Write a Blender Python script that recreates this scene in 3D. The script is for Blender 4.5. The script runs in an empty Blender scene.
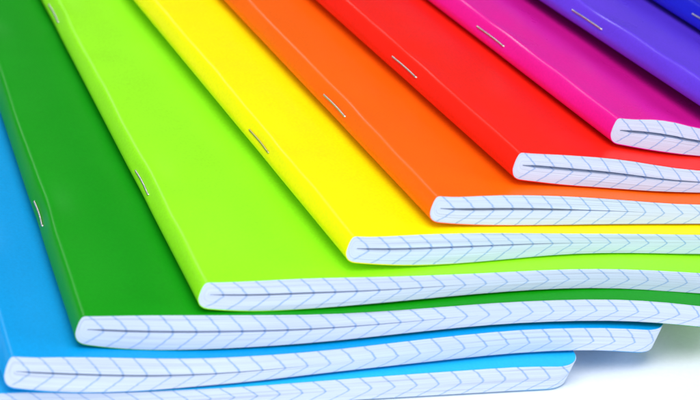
import bpy, bmesh, math, random
from mathutils import Vector, Matrix

MM = 0.001                       # the profiles below are in millimetres
W, L = 148.0, 210.0              # A5 exercise books
CORNER = 6.0                     # radius of the rounded fore-edge corners
COVER = 0.18                     # thickness of the card
STAPLE_S = 54.0                  # staple centres, from head and tail
STAPLE_LEN = 12.6

# per notebook: position of the spine's tail corner, turn about z, skew of the cut, rise along
# the spine, then the underside height and the thickness of the paper at x = 0, 6, 12 ... 144, 148 mm
# from the spine (the books bow and sag over one another)
PROF = {
    'low': ((-22.3, 2.64, 0.45), -0.1295, 0.0000, 0.00000,
        [0.0, 0.0, 0.0, 0.0, 0.0, 0.0, 0.0, 0.0, 0.0, 0.0, 0.0, 0.0, 0.0, 0.0, 0.0, 0.0, 0.0, 0.0, 0.0, 0.0, 0.0, 0.0, 0.0, 0.0, 0.0, 0.0],
        [6.28, 6.28, 6.28, 6.28, 6.25, 5.95, 5.44, 5.05, 4.85, 4.69, 4.55, 4.5, 4.53, 4.62, 4.77, 4.93, 5.09, 5.24, 5.37, 5.48, 5.58, 5.69, 5.75, 5.66, 5.34, 5.11]),
    'blue': ((-0.67, -2.5, 9.73), -0.0961, 0.0300, 0.00280,
        [0.0, -1.3, -2.37, -3.12, -3.59, -3.85, -3.96, -3.99, -4.0, -3.93, -3.76, -3.56, -3.39, -3.23, -3.08, -2.94, -2.8, -2.68, -2.62, -2.66, -2.83, -3.17, -3.71, -4.48, -5.39, -6.01],
        [7.23, 7.61, 8.13, 8.27, 8.03, 7.55, 7.0, 6.51, 6.19, 5.92, 5.63, 5.42, 5.34, 5.35, 5.41, 5.48, 5.53, 5.55, 5.53, 5.47, 5.36, 5.28, 5.29, 5.38, 5.44, 5.44]),
    'green': ((14.88, 0.1, 16.61), -0.1151, 0.0300, 0.00280,
        [0.0, -1.37, -2.43, -3.14, -3.58, -3.86, -4.04, -4.15, -4.18, -4.1, -3.94, -3.72, -3.49, -3.27, -3.08, -2.97, -2.96, -3.07, -3.31, -3.62, -4.08, -4.73, -5.55, -6.54, -7.6, -8.31],
        [6.2, 7.19, 7.88, 8.17, 8.12, 7.9, 7.6, 7.24, 6.85, 6.47, 6.13, 5.82, 5.57, 5.39, 5.26, 5.18, 5.12, 5.08, 5.07, 5.05, 4.99, 4.92, 4.85, 4.81, 4.81, 4.82]),
    'lime': ((40.89, -1.25, 22.52), -0.0720, 0.0300, 0.00720,
        [0.0, -1.14, -1.98, -2.45, -2.7, -2.86, -2.94, -2.96, -2.94, -2.91, -2.9, -2.93, -3.03, -3.21, -3.5, -3.92, -4.5, -5.25, -6.14, -7.11, -8.05, -8.94, -9.95, -10.93, -11.86, -12.46],
        [5.82, 6.5, 7.01, 7.23, 7.17, 6.9, 6.5, 6.07, 5.68, 5.33, 5.0, 4.76, 4.62, 4.56, 4.53, 4.51, 4.52, 4.58, 4.65, 4.72, 4.76, 4.78, 4.82, 4.85, 4.87, 4.87]),
    'yellow': ((73.94, -0.32, 29.23), 0.0183, 0.0100, 0.01760,
        [0.0, -1.27, -2.34, -3.15, -3.73, -4.11, -4.36, -4.54, -4.74, -5.07, -5.56, -6.19, -6.93, -7.74, -8.59, -9.39, -10.12, -10.94, -11.83, -12.73, -13.64, -14.51, -15.34, -16.15, -16.96, -17.5],
        [5.96, 6.34, 6.9, 7.27, 7.3, 7.03, 6.56, 5.98, 5.41, 4.97, 4.71, 4.59, 4.56, 4.59, 4.62, 4.63, 4.63, 4.63, 4.65, 4.68, 4.71, 4.74, 4.76, 4.77, 4.77, 4.78]),
    'orange': ((94.08, 2.66, 35.2), 0.0340, 0.0250, 0.01800,
        [0.0, -1.33, -2.42, -3.33, -4.15, -4.91, -5.65, -6.38, -7.11, -7.87, -8.64, -9.42, -10.17, -10.87, -11.65, -12.49, -13.36, -14.21, -15.04, -15.84, -16.63, -17.4, -18.18, -18.95, -19.72, -20.23],
        [6.09, 6.39, 6.9, 7.22, 7.25, 7.07, 6.78, 6.4, 5.97, 5.51, 5.1, 4.79, 4.65, 4.59, 4.55, 4.52, 4.51, 4.51, 4.5, 4.5, 4.5, 4.5, 4.5, 4.5, 4.5, 4.5]),
    'red': ((115.96, 8.59, 40.58), 0.0758, -0.0050, 0.02420,
        [0.0, -1.46, -2.89, -4.17, -5.34, -6.55, -7.72, -8.78, -9.74, -10.64, -11.54, -12.44, -13.33, -14.19, -15.03, -15.84, -16.64, -17.42, -18.19, -18.96, -19.75, -20.58, -21.47, -22.4, -23.32, -23.93],
        [6.36, 6.68, 7.1, 7.25, 7.22, 7.03, 6.57, 6.0, 5.52, 5.27, 5.07, 4.89, 4.74, 4.63, 4.57, 4.54, 4.52, 4.51, 4.51, 4.5, 4.5, 4.5, 4.5, 4.5, 4.5, 4.5]),
    'pink': ((144.51, 17.44, 42.88), 0.1190, -0.0200, 0.03100,
        [0.0, -1.8, -3.54, -5.14, -6.59, -7.81, -8.8, -9.88, -10.92, -11.88, -12.76, -13.58, -14.38, -15.16, -15.93, -16.72, -17.55, -18.42, -19.33, -20.25, -21.19, -22.14, -23.08, -23.99, -24.89, -25.48],
        [6.03, 6.61, 7.46, 7.51, 6.85, 6.41, 5.95, 5.49, 5.07, 4.81, 4.67, 4.59, 4.55, 4.53, 4.52, 4.51, 4.5, 4.5, 4.5, 4.5, 4.5, 4.5, 4.5, 4.5, 4.5, 4.5]),
    'violet': ((172.87, 17.47, 45.63), 0.1664, 0.0000, 0.03100,
        [0.0, -1.8, -3.54, -5.14, -6.56, -7.74, -8.82, -9.87, -10.89, -11.85, -12.74, -13.57, -14.37, -15.16, -15.94, -16.74, -17.57, -18.44, -19.34, -20.26, -21.19, -22.13, -23.07, -23.98, -24.88, -25.48],
        [6.03, 6.61, 7.46, 7.51, 6.85, 6.41, 5.95, 5.49, 5.07, 4.81, 4.67, 4.59, 4.55, 4.53, 4.52, 4.51, 4.5, 4.5, 4.5, 4.5, 4.5, 4.5, 4.5, 4.5, 4.5, 4.5]),
    'navy': ((201.77, 9.42, 45.73), 0.1504, 0.0000, 0.03100,
        [0.0, -1.8, -3.54, -5.14, -6.51, -7.59, -8.55, -9.43, -10.27, -11.08, -11.89, -12.72, -13.58, -14.46, -15.38, -16.3, -17.24, -18.18, -19.1, -20.04, -20.99, -21.95, -22.88, -23.78, -24.68, -25.29],
        [6.03, 6.61, 7.46, 7.51, 6.85, 6.41, 5.95, 5.49, 5.07, 4.81, 4.67, 4.59, 4.55, 4.53, 4.52, 4.51, 4.5, 4.5, 4.5, 4.5, 4.5, 4.5, 4.5, 4.5, 4.5, 4.5]),
}
PAPER = (0.645, 0.72, 0.89)
INK = (0.23, 0.40, 0.75)
TABLE = (0.88, 0.91, 0.95)
BOOKS = [
    ('low', 'light blue notebook lying lowest, flat on the white table', (.012, .46, .85), 1, dict(wid=1.012, slit_len=40, slit_w=.45)),
    ('blue', 'medium blue notebook between the light blue one and the dark green one', (.001, .32, .73), 2, dict(finish=(.40, .16), wid=1.019, slit_len=62, slit_w=.55, slit_h2=.42)),
    ('green', 'dark green notebook between the medium blue and the lime ones', (.004, .295, .004), 3, dict(finish=(.40, .13), wid=1.015, slit_len=80, slit_w=.6, slit_h2=.5)),
    ('lime', 'lime green notebook lying on the dark green one', (.31, .86, .010), 4, dict(slit_len=58, slit_w=.5)),
    ('yellow', 'yellow notebook lying between the lime and the orange ones', (.95, .875, .001), 5, dict(finish=(.40, .15), slit_len=52, slit_w=.55, slit_h2=.56)),
    ('orange', 'orange notebook lying between the yellow and the red ones', (.92, .128, .001), 6, dict(slit_len=50, slit_w=.55, slit_h2=.54)),
    ('red', 'bright red notebook lying under the magenta pink one', (.90, .016, .006), 7, dict(finish=(.40, .15), slit_len=58, slit_w=.78, slit_h2=.48)),
    ('pink', 'magenta pink notebook lying between the red and the violet ones', (.80, .008, .30), 8, dict(finish=(.30, .50), slit_len=70, slit_w=.78, slit_h2=.5)),
    ('violet', 'violet notebook lying between the magenta pink and the dark blue ones', (.125, .045, .72), 9, dict(finish=(.30, .50))),
    ('navy', 'dark blue notebook on top of the stack at the upper right', (.011, .013, .52), 10, dict(finish=(.30, .50))),
]
LIGHTS = [
    ('overhead_softbox', (-.05, -.12, .72), (.08, .06, 0), .7, 6.4, (.94, .97, 1.0)),
    ('front_window', (.05, -.95, .32), (.09, .05, .02), 1.1, 4.0, (.88, .94, 1.0), .5),
    ('left_fill', (-.85, -.35, .50), (.08, .05, .02), .6, 4.0, (.92, .96, 1.0), .6),  # added fill lamp to brighten the spine sides
    ('side_fill', (1.0, -.45, .30), (.15, .02, .01), .6, 6.0, (.86, .93, 1.0), .5),  # added fill lamp from the right, lightens the shaded tabletop
    ('rear_highlight_lamp', (.0, .74, .49), (.07, .05, .02), .26, 1.5, (.95, .97, 1.0)),  # added lamp that draws a highlight along the fold creases
]
WORLD = (.78, .88, 1.0)
WORLD_STR = .13
FOCUS, FSTOP, EXPOSURE = .56, 26, -0.15
XS = [6.0 * i for i in range(25)] + [148.0]

def interp(tab, x):
    x = min(max(x, 0.0), W)
    i = min(int(x // 6), 24)
    x0, x1 = XS[i], XS[i + 1]
    t = (x - x0) / (x1 - x0)
    p1, p2 = tab[i], tab[i + 1]
    p0 = tab[i - 1] if i > 0 else 2 * p1 - p2
    p3 = tab[i + 2] if i < 24 else 2 * p2 - p1
    return 0.5 * (2 * p1 + (p2 - p0) * t + (2 * p0 - 5 * p1 + 4 * p2 - p3) * t * t
                  + (3 * p1 - p0 - 3 * p2 + p3) * t ** 3)

def smooth(a, b, v):
    t = min(max((v - a) / (b - a), 0.0), 1.0)
    return t * t * (3 - 2 * t)

def gauss(d, w):
    return math.exp(-(d / w) ** 2)

# ------------------------------------------------------------------ materials
def new_mat(name):
    m = bpy.data.materials.new(name)
    m.use_nodes = True
    nt = m.node_tree
    return m, nt, nt.nodes['Principled BSDF']

def N(nt, kind, **kw):
    n = nt.nodes.new(kind)
    for k, v in kw.items():
        if k == 'op':
            n.operation = v
        elif k in ('i0', 'i1', 'i2'):
            n.inputs[int(k[1])].default_value = v
        else:
            setattr(n, k, v)
    return n

def math_node(nt, op, a, b=None, c=None, clamp=False):
    n = nt.nodes.new('ShaderNodeMath'); n.operation = op; n.use_clamp = clamp
    for i, v in enumerate((a, b, c)):
        if v is None:
            continue
        if isinstance(v, (int, float)):
            n.inputs[i].default_value = v
        else:
            nt.links.new(v, n.inputs[i])
    return n.outputs[0]

def card_material(name, col, rough=0.33, spec=0.32):
    m, nt, b = new_mat(name)
    lk = nt.links.new
    tc = N(nt, 'ShaderNodeTexCoord')
    n1 = N(nt, 'ShaderNodeTexNoise'); n1.inputs['Scale'].default_value = 1700; n1.inputs['Detail'].default_value = 3
    n2 = N(nt, 'ShaderNodeTexNoise'); n2.inputs['Scale'].default_value = 45; n2.inputs['Detail'].default_value = 4
    lk(tc.outputs['Object'], n1.inputs['Vector']); lk(tc.outputs['Object'], n2.inputs['Vector'])
    f = math_node(nt, 'MULTIPLY_ADD', n1.outputs['Fac'], 0.27, 0.865)
    f2 = math_node(nt, 'MULTIPLY_ADD', n2.outputs['Fac'], 0.08, 0.96)
    f = math_node(nt, 'MULTIPLY', f, f2)
    vm = N(nt, 'ShaderNodeVectorMath', operation='SCALE')
    vm.inputs[0].default_value = col
    lk(f, vm.inputs['Scale'])
    lk(vm.outputs[0], b.inputs['Base Color'])
    lk(math_node(nt, 'MULTIPLY_ADD', n2.outputs['Fac'], 0.26, rough - 0.13), b.inputs['Roughness'])
    b.inputs['Specular IOR Level'].default_value = spec
    bp = N(nt, 'ShaderNodeBump'); bp.inputs['Strength'].default_value = 0.10; bp.inputs['Distance'].default_value = 0.00006
    lk(n1.outputs['Fac'], bp.inputs['Height'])
    n3 = N(nt, 'ShaderNodeTexNoise'); n3.inputs['Scale'].default_value = 120; n3.inputs['Detail'].default_value = 2
    lk(tc.outputs['Object'], n3.inputs['Vector'])
    bp2 = N(nt, 'ShaderNodeBump'); bp2.inputs['Strength'].default_value = 0.10; bp2.inputs['Distance'].default_value = 0.00005
    lk(n3.outputs['Fac'], bp2.inputs['Height']); lk(bp.outputs[0], bp2.inputs['Normal'])
    lk(bp2.outputs[0], b.inputs['Normal'])
    return m

def paper_material():
    """cut edge of a block of squared paper: UV.x = mm from the fold along the sheets,
    UV.y = sheet (0 the middle of the book, 1 the outermost); the printed 5 mm squares
    reach the edge and shift sheet by sheet, which draws the arrow pattern"""
    m, nt, b = new_mat('squared_paper_edge')
    lk = nt.links.new
    uv = N(nt, 'ShaderNodeUVMap', uv_map='sheets')
    sep = N(nt, 'ShaderNodeSeparateXYZ'); lk(uv.outputs[0], sep.inputs[0])
    u, v = sep.outputs[0], sep.outputs[1]
    oi = N(nt, 'ShaderNodeObjectInfo')
    rnd = oi.outputs['Random']
    av = math_node(nt, 'ABSOLUTE', v)
    # single-sheet jitter
    comb = N(nt, 'ShaderNodeCombineXYZ')
    lk(math_node(nt, 'MULTIPLY', u, 0.035), comb.inputs[0])
    lk(math_node(nt, 'MULTIPLY', v, 24.0), comb.inputs[1])
    lk(math_node(nt, 'MULTIPLY', rnd, 37.0), comb.inputs[2])
    ns = N(nt, 'ShaderNodeTexNoise'); ns.inputs['Scale'].default_value = 1.0; ns.inputs['Detail'].default_value = 2.0
    lk(comb.outputs[0], ns.inputs['Vector'])
    comb2 = N(nt, 'ShaderNodeCombineXYZ')
    lk(math_node(nt, 'MULTIPLY', u, 0.10), comb2.inputs[0])
    lk(math_node(nt, 'MULTIPLY', v, 3.0), comb2.inputs[1])
    lk(math_node(nt, 'MULTIPLY', rnd, 91.0), comb2.inputs[2])
    ns2 = N(nt, 'ShaderNodeTexNoise'); ns2.inputs['Scale'].default_value = 1.0; ns2.inputs['Detail'].default_value = 3.0
    lk(comb2.outputs[0], ns2.inputs['Vector'])
    jit = math_node(nt, 'MULTIPLY_ADD', ns.outputs['Fac'], 0.34, -0.17)
    jit2 = math_node(nt, 'MULTIPLY_ADD', ns2.outputs['Fac'], 0.9, -0.45)
    # the outer sheets lag behind the middle ones, more so in the lower half
    creep = math_node(nt, 'MULTIPLY', math_node(nt, 'POWER', av, 1.2),
                      math_node(nt, 'MULTIPLY_ADD', math_node(nt, 'SIGN', v), -0.55, 3.65))
    ph = math_node(nt, 'ADD', u, creep)
    ph = math_node(nt, 'ADD', ph, jit)
    ph = math_node(nt, 'ADD', ph, jit2)
    ph = math_node(nt, 'ADD', ph, math_node(nt, 'MULTIPLY_ADD', rnd, 1.2, 1.2))
    fr = math_node(nt, 'FRACT', math_node(nt, 'DIVIDE', ph, 5.0))
    dist = math_node(nt, 'MULTIPLY', math_node(nt, 'ABSOLUTE', math_node(nt, 'SUBTRACT', fr, 0.5)), 5.0)
    mr = N(nt, 'ShaderNodeMapRange', interpolation_type='SMOOTHSTEP')
    mr.inputs['From Min'].default_value = 0.07; mr.inputs['From Max'].default_value = 0.40
    mr.inputs['To Min'].default_value = 1.0; mr.inputs['To Max'].default_value = 0.0
    lk(dist, mr.inputs['Value'])
    nose = N(nt, 'ShaderNodeMapRange', interpolation_type='SMOOTHSTEP')
    nose.inputs['From Min'].default_value = 1.6; nose.inputs['From Max'].default_value = 2.6
    lk(u, nose.inputs['Value'])
    amt = math_node(nt, 'MULTIPLY', mr.outputs[0], nose.outputs[0])
    amt = math_node(nt, 'MULTIPLY', amt, math_node(nt, 'MULTIPLY_ADD', ns.outputs['Fac'], 0.9, 0.28), clamp=True)
    # sheet streaks
    st = N(nt, 'ShaderNodeMapRange'); st.inputs['From Min'].default_value = 0.28; st.inputs['From Max'].default_value = 0.72
    st.inputs['To Min'].default_value = 0.80; st.inputs['To Max'].default_value = 1.06
    lk(ns.outputs['Fac'], st.inputs['Value'])
    comb3 = N(nt, 'ShaderNodeCombineXYZ')
    lk(math_node(nt, 'MULTIPLY', u, 0.02), comb3.inputs[0])
    lk(math_node(nt, 'MULTIPLY', v, 9.0), comb3.inputs[1])
    lk(math_node(nt, 'MULTIPLY', rnd, 53.0), comb3.inputs[2])
    ns3 = N(nt, 'ShaderNodeTexNoise'); ns3.inputs['Scale'].default_value = 1.0; ns3.inputs['Detail'].default_value = 1.0
    lk(comb3.outputs[0], ns3.inputs['Vector'])
    gapline = N(nt, 'ShaderNodeMapRange', interpolation_type='SMOOTHSTEP')     # here and there two sheets stand apart
    gapline.inputs['From Min'].default_value = 0.60; gapline.inputs['From Max'].default_value = 0.68
    gapline.inputs['To Min'].default_value = 1.0; gapline.inputs['To Max'].default_value = 0.80
    lk(ns3.outputs['Fac'], gapline.inputs['Value'])
    streak = math_node(nt, 'MULTIPLY', st.outputs[0], gapline.outputs[0])
    mix = N(nt, 'ShaderNodeMix', data_type='RGBA')
    mix.inputs['A'].default_value = PAPER + (1,)
    mix.inputs['B'].default_value = INK + (1,)
    lk(amt, mix.inputs['Factor'])
    sc = N(nt, 'ShaderNodeVectorMath', operation='SCALE')
    lk(mix.outputs['Result'], sc.inputs[0]); lk(streak, sc.inputs['Scale'])
    lk(sc.outputs[0], b.inputs['Base Color'])
    b.inputs['Roughness'].default_value = 0.85
    b.inputs['Specular IOR Level'].default_value = 0.15
    bp = N(nt, 'ShaderNodeBump'); bp.inputs['Strength'].default_value = 0.5; bp.inputs['Distance'].default_value = 0.00012
    lk(ns.outputs['Fac'], bp.inputs['Height']); lk(bp.outputs[0], b.inputs['Normal'])
    return m

def wire_material(name, col):
    m, nt, b = new_mat(name)
    b.inputs['Base Color'].default_value = col + (1,)
    b.inputs['Metallic'].default_value = 1.0
    n = N(nt, 'ShaderNodeTexNoise'); n.inputs['Scale'].default_value = 900
    tc = N(nt, 'ShaderNodeTexCoord'); nt.links.new(tc.outputs['Object'], n.inputs['Vector'])
    nt.links.new(math_node(nt, 'MULTIPLY_ADD', n.outputs['Fac'], 0.25, 0.30), b.inputs['Roughness'])
    return m

def table_material():
    m, nt, b = new_mat('white_table')
    tc = N(nt, 'ShaderNodeTexCoord')
    n = N(nt, 'ShaderNodeTexNoise'); n.inputs['Scale'].default_value = 900; n.inputs['Detail'].default_value = 4
    nt.links.new(tc.outputs['Object'], n.inputs['Vector'])
    vm = N(nt, 'ShaderNodeVectorMath', operation='SCALE'); vm.inputs[0].default_value = TABLE
    nt.links.new(math_node(nt, 'MULTIPLY_ADD', n.outputs['Fac'], 0.12, 0.94), vm.inputs['Scale'])
    nt.links.new(vm.outputs[0], b.inputs['Base Color'])
    b.inputs['Roughness'].default_value = 0.5
    b.inputs['Specular IOR Level'].default_value = 0.3
    return m

# ------------------------------------------------------------------- notebook
NOSE = [(2.9, 1.0), (2.35, 1.002), (1.92, .992), (1.58, .958), (1.26, .89), (.90, .765), (.58, .60), (.38, .46),
        (.30, .36), (.36, .27), (.56, .17), (.95, .085), (1.55, .03), (2.3, .004), (3.0, 0.0)]

def catmull(pts, n):
    out = []
    for i in range(len(pts) - 1):
        p1, p2 = pts[i], pts[i + 1]
        p0 = pts[i - 1] if i else p1
        p3 = pts[i + 2] if i + 2 < len(pts) else p2
        for j in range(n):
            t = j / n
            out.append(tuple(0.5 * (2 * b + (c - a) * t + (2 * a - 5 * b + 4 * c - d) * t * t + (3 * b - a - 3 * c + d) * t ** 3)
                             for a, b, c, d in zip(p0, p1, p2, p3)))
    out.append(pts[-1])
    return out

NOSE_FINE = catmull(NOSE, 3)
FLAT_X = [148.0, 147.92, 147.68, 147.3, 146.76, 146.1, 145.3, 144.4, 143.3, 142.2, 140.5, 137, 132, 126, 120, 113, 106, 99, 92, 85,
          78, 71, 64, 57, 50, 44, 38, 32, 27, 22, 18, 14.5, 11.5, 9, 7, 5.4, 4.2, 3.3]
CONTOUR = [(x, 1.0) for x in FLAT_X] + NOSE_FINE + [(x, 0.0) for x in reversed(FLAT_X)]
ROWS = [0, .002, .006, .012, .02] + [.03 + .94 * i / 92 for i in range(93)] + [.98, .988, .994, .998, 1.0]
SHEAR = 1.8                       # the underside is that much shorter at the fore edge
TIP, TIP_H = 2.7, 0.53            # where the middle of the book opens at the fold

class Book:
    def __init__(self, key, seed, slit_len=50, slit_w=.3, slit_h2=.5, wid=1.0):
        self.wid = wid
        self.org, self.yaw, self.skew, self.pitch, self.zb, self.th = PROF[key]
        rr = random.Random(seed)
        self.wav = [(rr.uniform(.02, .09), rr.uniform(18, 80), rr.uniform(0, 6.28)) for _ in range(5)]
        self.wav2 = [(rr.uniform(.02, .06), rr.uniform(12, 50), rr.uniform(0, 6.28)) for _ in range(4)]
        self.slit_len, self.slit_w, self.slit_h2 = slit_len, slit_w, slit_h2

    def shoulder(self, s):
        """how far the crease sits from the spine, mm beyond its place at the tail"""
        e = min(s, L - s)
        d = 0.35 * (1 - math.exp(-e / 28.0))
        d += 0.55 * gauss(e - STAPLE_S, 10)
        d += sum(a * math.sin(6.283 * s / l + p) for a, l, p in self.wav) * (1 - math.exp(-e / 10.0))
        return d

    def point(self, x, h, s, pinch=True):
        """paper-block surface: x from spine, h height share 0..1, s along the spine"""
        e = min(s, L - s)
        X = x * (1 - SHEAR / W * (1 - h) * smooth(20, 148, x))
        X = X * (1 + (self.wid - 1) * smooth(20, 148, x))
        z = interp(self.zb, x) + h * interp(self.th, x) + self.pitch * s
        fade = 1 - smooth(2.0, 14.0, x)
        up = smooth(.25, 1.0, h)
        X += self.shoulder(s) * up * fade
        wob = sum(a * math.sin(6.283 * s / l + p) for a, l, p in self.wav2) * (1 - math.exp(-e / 10.0))
        z += wob * up * (1 - smooth(2, 30, x))
        if pinch:
            g = gauss(e - STAPLE_S, 8.5)
            z -= 0.45 * g * up * (1 - smooth(2.5, 9, x))
            X += 0.50 * gauss(e - STAPLE_S, 8) * gauss(h - .52, .3) * (1 - smooth(1, 3, x))
        return X, z

    def inset(self, x):
        d = x - (W - CORNER)
        return 0.0 if d <= 0 else CORNER - math.sqrt(max(CORNER * CORNER - d * d, 0.0))

def grid_mesh(grids, name, mat):
    """grids: list of (rows of (x, y, z, u, v), flip) in mm, welded into one mesh"""
    bm = bmesh.new()
    uvl = bm.loops.layers.uv.new('sheets')
    for rows, flip in grids:
        vs = [[bm.verts.new((p[0] * MM, p[1] * MM, p[2] * MM)) for p in r] for r in rows]
        for j in range(len(rows) - 1):
            for i in range(len(rows[0]) - 1):
                q = [(j, i), (j, i + 1), (j + 1, i + 1), (j + 1, i)]
                if flip:
                    q.reverse()
                f = bm.faces.new([vs[a][c] for a, c in q])
                f.smooth = True
                for lp, (a, c) in zip(f.loops, q):
                    lp[uvl].uv = rows[a][c][3:5]
    bmesh.ops.remove_doubles(bm, verts=bm.verts, dist=2e-6)
    bmesh.ops.dissolve_degenerate(bm, edges=bm.edges, dist=1e-7)
    bmesh.ops.recalc_face_normals(bm, faces=bm.faces)
    me = bpy.data.meshes.new(name)
    bm.to_mesh(me); bm.free()
    me.set_sharp_from_angle(angle=math.radians(38))
    me.materials.append(mat)
    return me

def page_mesh(bk):
    n = len(CONTOUR)
    outer, inner = [], []
    for t in ROWS:
        ro, ri = [], []
        for i, (x, h) in enumerate(CONTOUR):
            y0 = bk.inset(x) + .12
            s = y0 + (L - 2 * y0) * t
            X, z = bk.point(x, h, s)
            sgn = 1 if i < n / 2 else -1
            ro.append((X, s + bk.skew * X, z, x, sgn * 1.0))
            # the opening in the middle of the book
            xi = max(x, TIP)
            d = xi - TIP
            op = bk.slit_w * (.35 + .65 * smooth(0, 4, d)) * (1 - smooth(bk.slit_len * .35, bk.slit_len * 1.2, d))
            if d <= 0:
                op = 0.10 * bk.slit_w
            op = max(op, .02)
            hm = TIP_H + (bk.slit_h2 - TIP_H) * smooth(0, 45, d)
            thk = interp(bk.th, xi)
            hh = hm + sgn * .5 * op / thk
            Xi, zi = bk.point(xi, hh, s, False)
            ri.append((Xi, s + bk.skew * Xi, zi, x if x > TIP else TIP, 0.0))
        outer.append(ro); inner.append(ri)
    g = [(outer, False), (inner, True)]
    M = 3
    def between(j):
        rows = []
        for k in range(M + 1):
            a = k / M
            rows.append([tuple(o[c] * (1 - a) + q[c] * a for c in range(5)) for o, q in zip(outer[j], inner[j])])
        return rows
    g.append((between(0), True)); g.append((between(len(ROWS) - 1), False))
    for i in (0, n - 1):              # fore edge
        g.append(([[tuple(o[i][c] * (1 - a) + q[i][c] * a for c in range(5)) for a in (0, .5, 1)]
                   for o, q in zip(outer, inner)], i == 0))
    return g

def cover_grids(bk):
    n = len(CONTOUR)
    ins, out = [], []
    for t in ROWS:
        ri, ro = [], []
        pts = []
        for (x, h) in CONTOUR:
            y0 = bk.inset(x) + .06 + .42 * smooth(5, 45, x) * (1 - .6 * smooth(128, 142, x))      # the sheets stand a hair proud of the card
            s = y0 + (L - 2 * y0) * t
            X, z = bk.point(x, h, s)
            X -= .12 * smooth(120, 148, x)
            pts.append((X, s + bk.skew * X, z))
        for i, p in enumerate(pts):
            a, b = pts[max(i - 1, 0)], pts[min(i + 1, n - 1)]
            dx, dz = b[0] - a[0], b[2] - a[2]
            if i in (0, n - 1):
                dx, dz = (-1, 0) if i == 0 else (1, 0)
            l = math.hypot(dx, dz) or 1
            nx, nz = dz / l, -dx / l      # outward: contour runs top fore edge -> nose -> bottom
            ri.append((p[0] + nx * .015, p[1], p[2] + nz * .015, CONTOUR[i][0], 1.0))
            ro.append((p[0] + nx * COVER, p[1], p[2] + nz * COVER, CONTOUR[i][0], 1.0))
        ins.append(ri); out.append(ro)
    g = [(out, False), (ins, True)]
    for j in (0, len(ROWS) - 1):
        g.append(([out[j], ins[j]], j == 0))
    for i in (0, n - 1):
        g.append(([[o[i], q[i]] for o, q in zip(out, ins)], i == 0))
    return g

def staple_mesh(bk, s0, mat):
    """round wire lying on the fold, its ends turned into the card"""
    H = .52
    path = []
    half = STAPLE_LEN / 2
    def on(s, lift):
        X, z = bk.point(.45, H, s)
        return Vector((X - COVER - lift * .93, s, z + lift * .35))
    path.append(on(s0 - half, -1.2)); path.append(on(s0 - half, -.35)); path.append(on(s0 - half + .07, .02)); path.append(on(s0 - half + .35, .17))
    for k in range(1, 12):
        a = k / 12
        path.append(on(s0 - half + STAPLE_LEN * a, .17 + .05 * math.sin(a * 3.14)))
    path.append(on(s0 + half - .35, .17)); path.append(on(s0 + half - .07, .02)); path.append(on(s0 + half, -.35)); path.append(on(s0 + half, -1.2))
    bm = bmesh.new()
    R, K = .25, 10
    rings = []
    for i, p in enumerate(path):
        d = (path[min(i + 1, len(path) - 1)] - path[max(i - 1, 0)]).normalized()
        a = d.cross(Vector((0.35, 0, 0.93))).normalized()
        if a.length < .5:
            a = Vector((0, 1, 0))
        b = d.cross(a).normalized()
        rings.append([bm.verts.new((p + (a * math.cos(6.2832 * k / K) + b * math.sin(6.2832 * k / K)) * R) * MM) for k in range(K)])
    for r0, r1 in zip(rings, rings[1:]):
        for k in range(K):
            f = bm.faces.new((r0[k], r0[(k + 1) % K], r1[(k + 1) % K], r1[k])); f.smooth = True
    bm.faces.new(rings[0]); bm.faces.new(rings[-1])
    bmesh.ops.recalc_face_normals(bm, faces=bm.faces)
    me = bpy.data.meshes.new('staple'); bm.to_mesh(me); bm.free()
    me.materials.append(mat)
    return me

# ---------------------------------------------------------------------- scene
scene = bpy.context.scene
col = scene.collection

def link(name, me, parent=None):
    o = bpy.data.objects.new(name, me); col.objects.link(o)
    if parent:
        o.parent = parent
    return o

paper = paper_material()
wire = wire_material('staple_wire', (0.62, 0.60, 0.58))
cover_tinted_wire = wire_material('cover_tinted_staple_wire', (0.55, 0.49, 0.22))  # the yellow cover's reflection painted into the metal colour

def build(key, label, colour, seed, finish=(.42, .24), **kw):
    bk = Book(key, seed, **kw)
    root = bpy.data.objects.new('notebook', None); col.objects.link(root)
    root.empty_display_size = .01
    root.location = Vector(bk.org) * MM
    root.rotation_euler = (0, 0, bk.yaw)
    root['label'] = label; root['category'] = 'notebook'; root['group'] = 'notebooks fanned out in a rainbow stack'
    link('cover', grid_mesh(cover_grids(bk), 'cover', card_material('card_' + key, colour, *finish)), root)
    link('page_block', grid_mesh(page_mesh(bk), 'page_block', paper), root)
    for s in (STAPLE_S, L - STAPLE_S):
        link('staple', staple_mesh(bk, s, cover_tinted_wire if key == 'yellow' else wire), root)
    return root

for args in BOOKS:
    build(*args[:4], **args[4])

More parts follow.
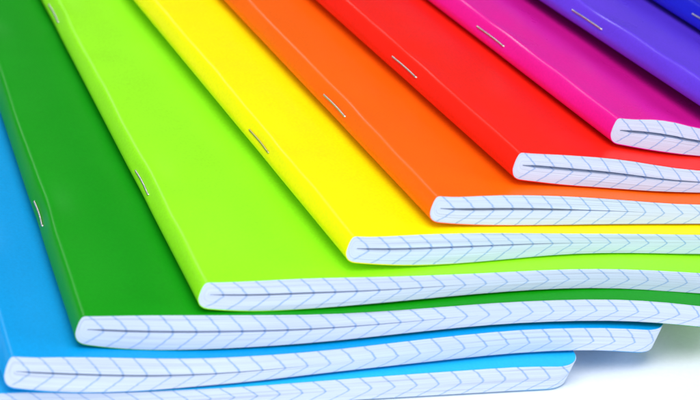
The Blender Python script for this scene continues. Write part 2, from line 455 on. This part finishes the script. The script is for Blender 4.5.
bm = bmesh.new()
S = 1.5
vs = [bm.verts.new((x, y, z)) for z in (0, -.03) for x, y in ((-S, -S), (S, -S), (S, S), (-S, S))]
for q in ((0, 1, 2, 3), (7, 6, 5, 4), (0, 4, 5, 1), (1, 5, 6, 2), (2, 6, 7, 3), (3, 7, 4, 0)):
    bm.faces.new([vs[i] for i in q])
me = bpy.data.meshes.new('tabletop'); bm.to_mesh(me); bm.free(); me.materials.append(table_material())
tb = link('tabletop', me); tb['kind'] = 'structure'

# ---------------------------------------------------------------------- light
def area(name, loc, target, size, power, colour, size_y=None):
    ld = bpy.data.lights.new(name, 'AREA'); ld.energy = power; ld.color = colour
    ld.shape = 'RECTANGLE'; ld.size = size; ld.size_y = size_y or size
    o = bpy.data.objects.new(name, ld); col.objects.link(o)
    o.location = loc
    o.rotation_euler = (Vector(target) - Vector(loc)).to_track_quat('-Z', 'Y').to_euler()
    return o
for a in LIGHTS:
    area(*a)
w = bpy.data.worlds.new('World'); scene.world = w; w.use_nodes = True
bg = w.node_tree.nodes['Background']
bg.inputs[0].default_value = WORLD + (1,); bg.inputs[1].default_value = WORLD_STR

# --------------------------------------------------------------------- camera
cd = bpy.data.cameras.new('camera'); cam = bpy.data.objects.new('camera', cd); col.objects.link(cam)
R3 = Vector((0.926511, -0.367128, 0.082425)); U3 = Vector((0.090024, 0.428988, 0.898813)); F3 = Vector((0.365339, 0.825340, -0.430513))
R3.normalize(); F3 = (F3 - R3 * F3.dot(R3)).normalized(); U3 = R3.cross(F3)
cam.matrix_world = Matrix(((R3.x, U3.x, -F3.x, -.114999), (R3.y, U3.y, -F3.y, -.427117), (R3.z, U3.z, -F3.z, .266406), (0, 0, 0, 1)))
cd.sensor_width = 36; cd.lens = 2456.5 / 700 * 36
cd.clip_start = .01; cd.clip_end = 20
cd.dof.use_dof = True; cd.dof.focus_distance = FOCUS; cd.dof.aperture_fstop = FSTOP
scene.camera = cam
scene.view_settings.view_transform = 'Standard'; scene.view_settings.look = 'None'
scene.view_settings.exposure = EXPOSURE; scene.view_settings.gamma = 1
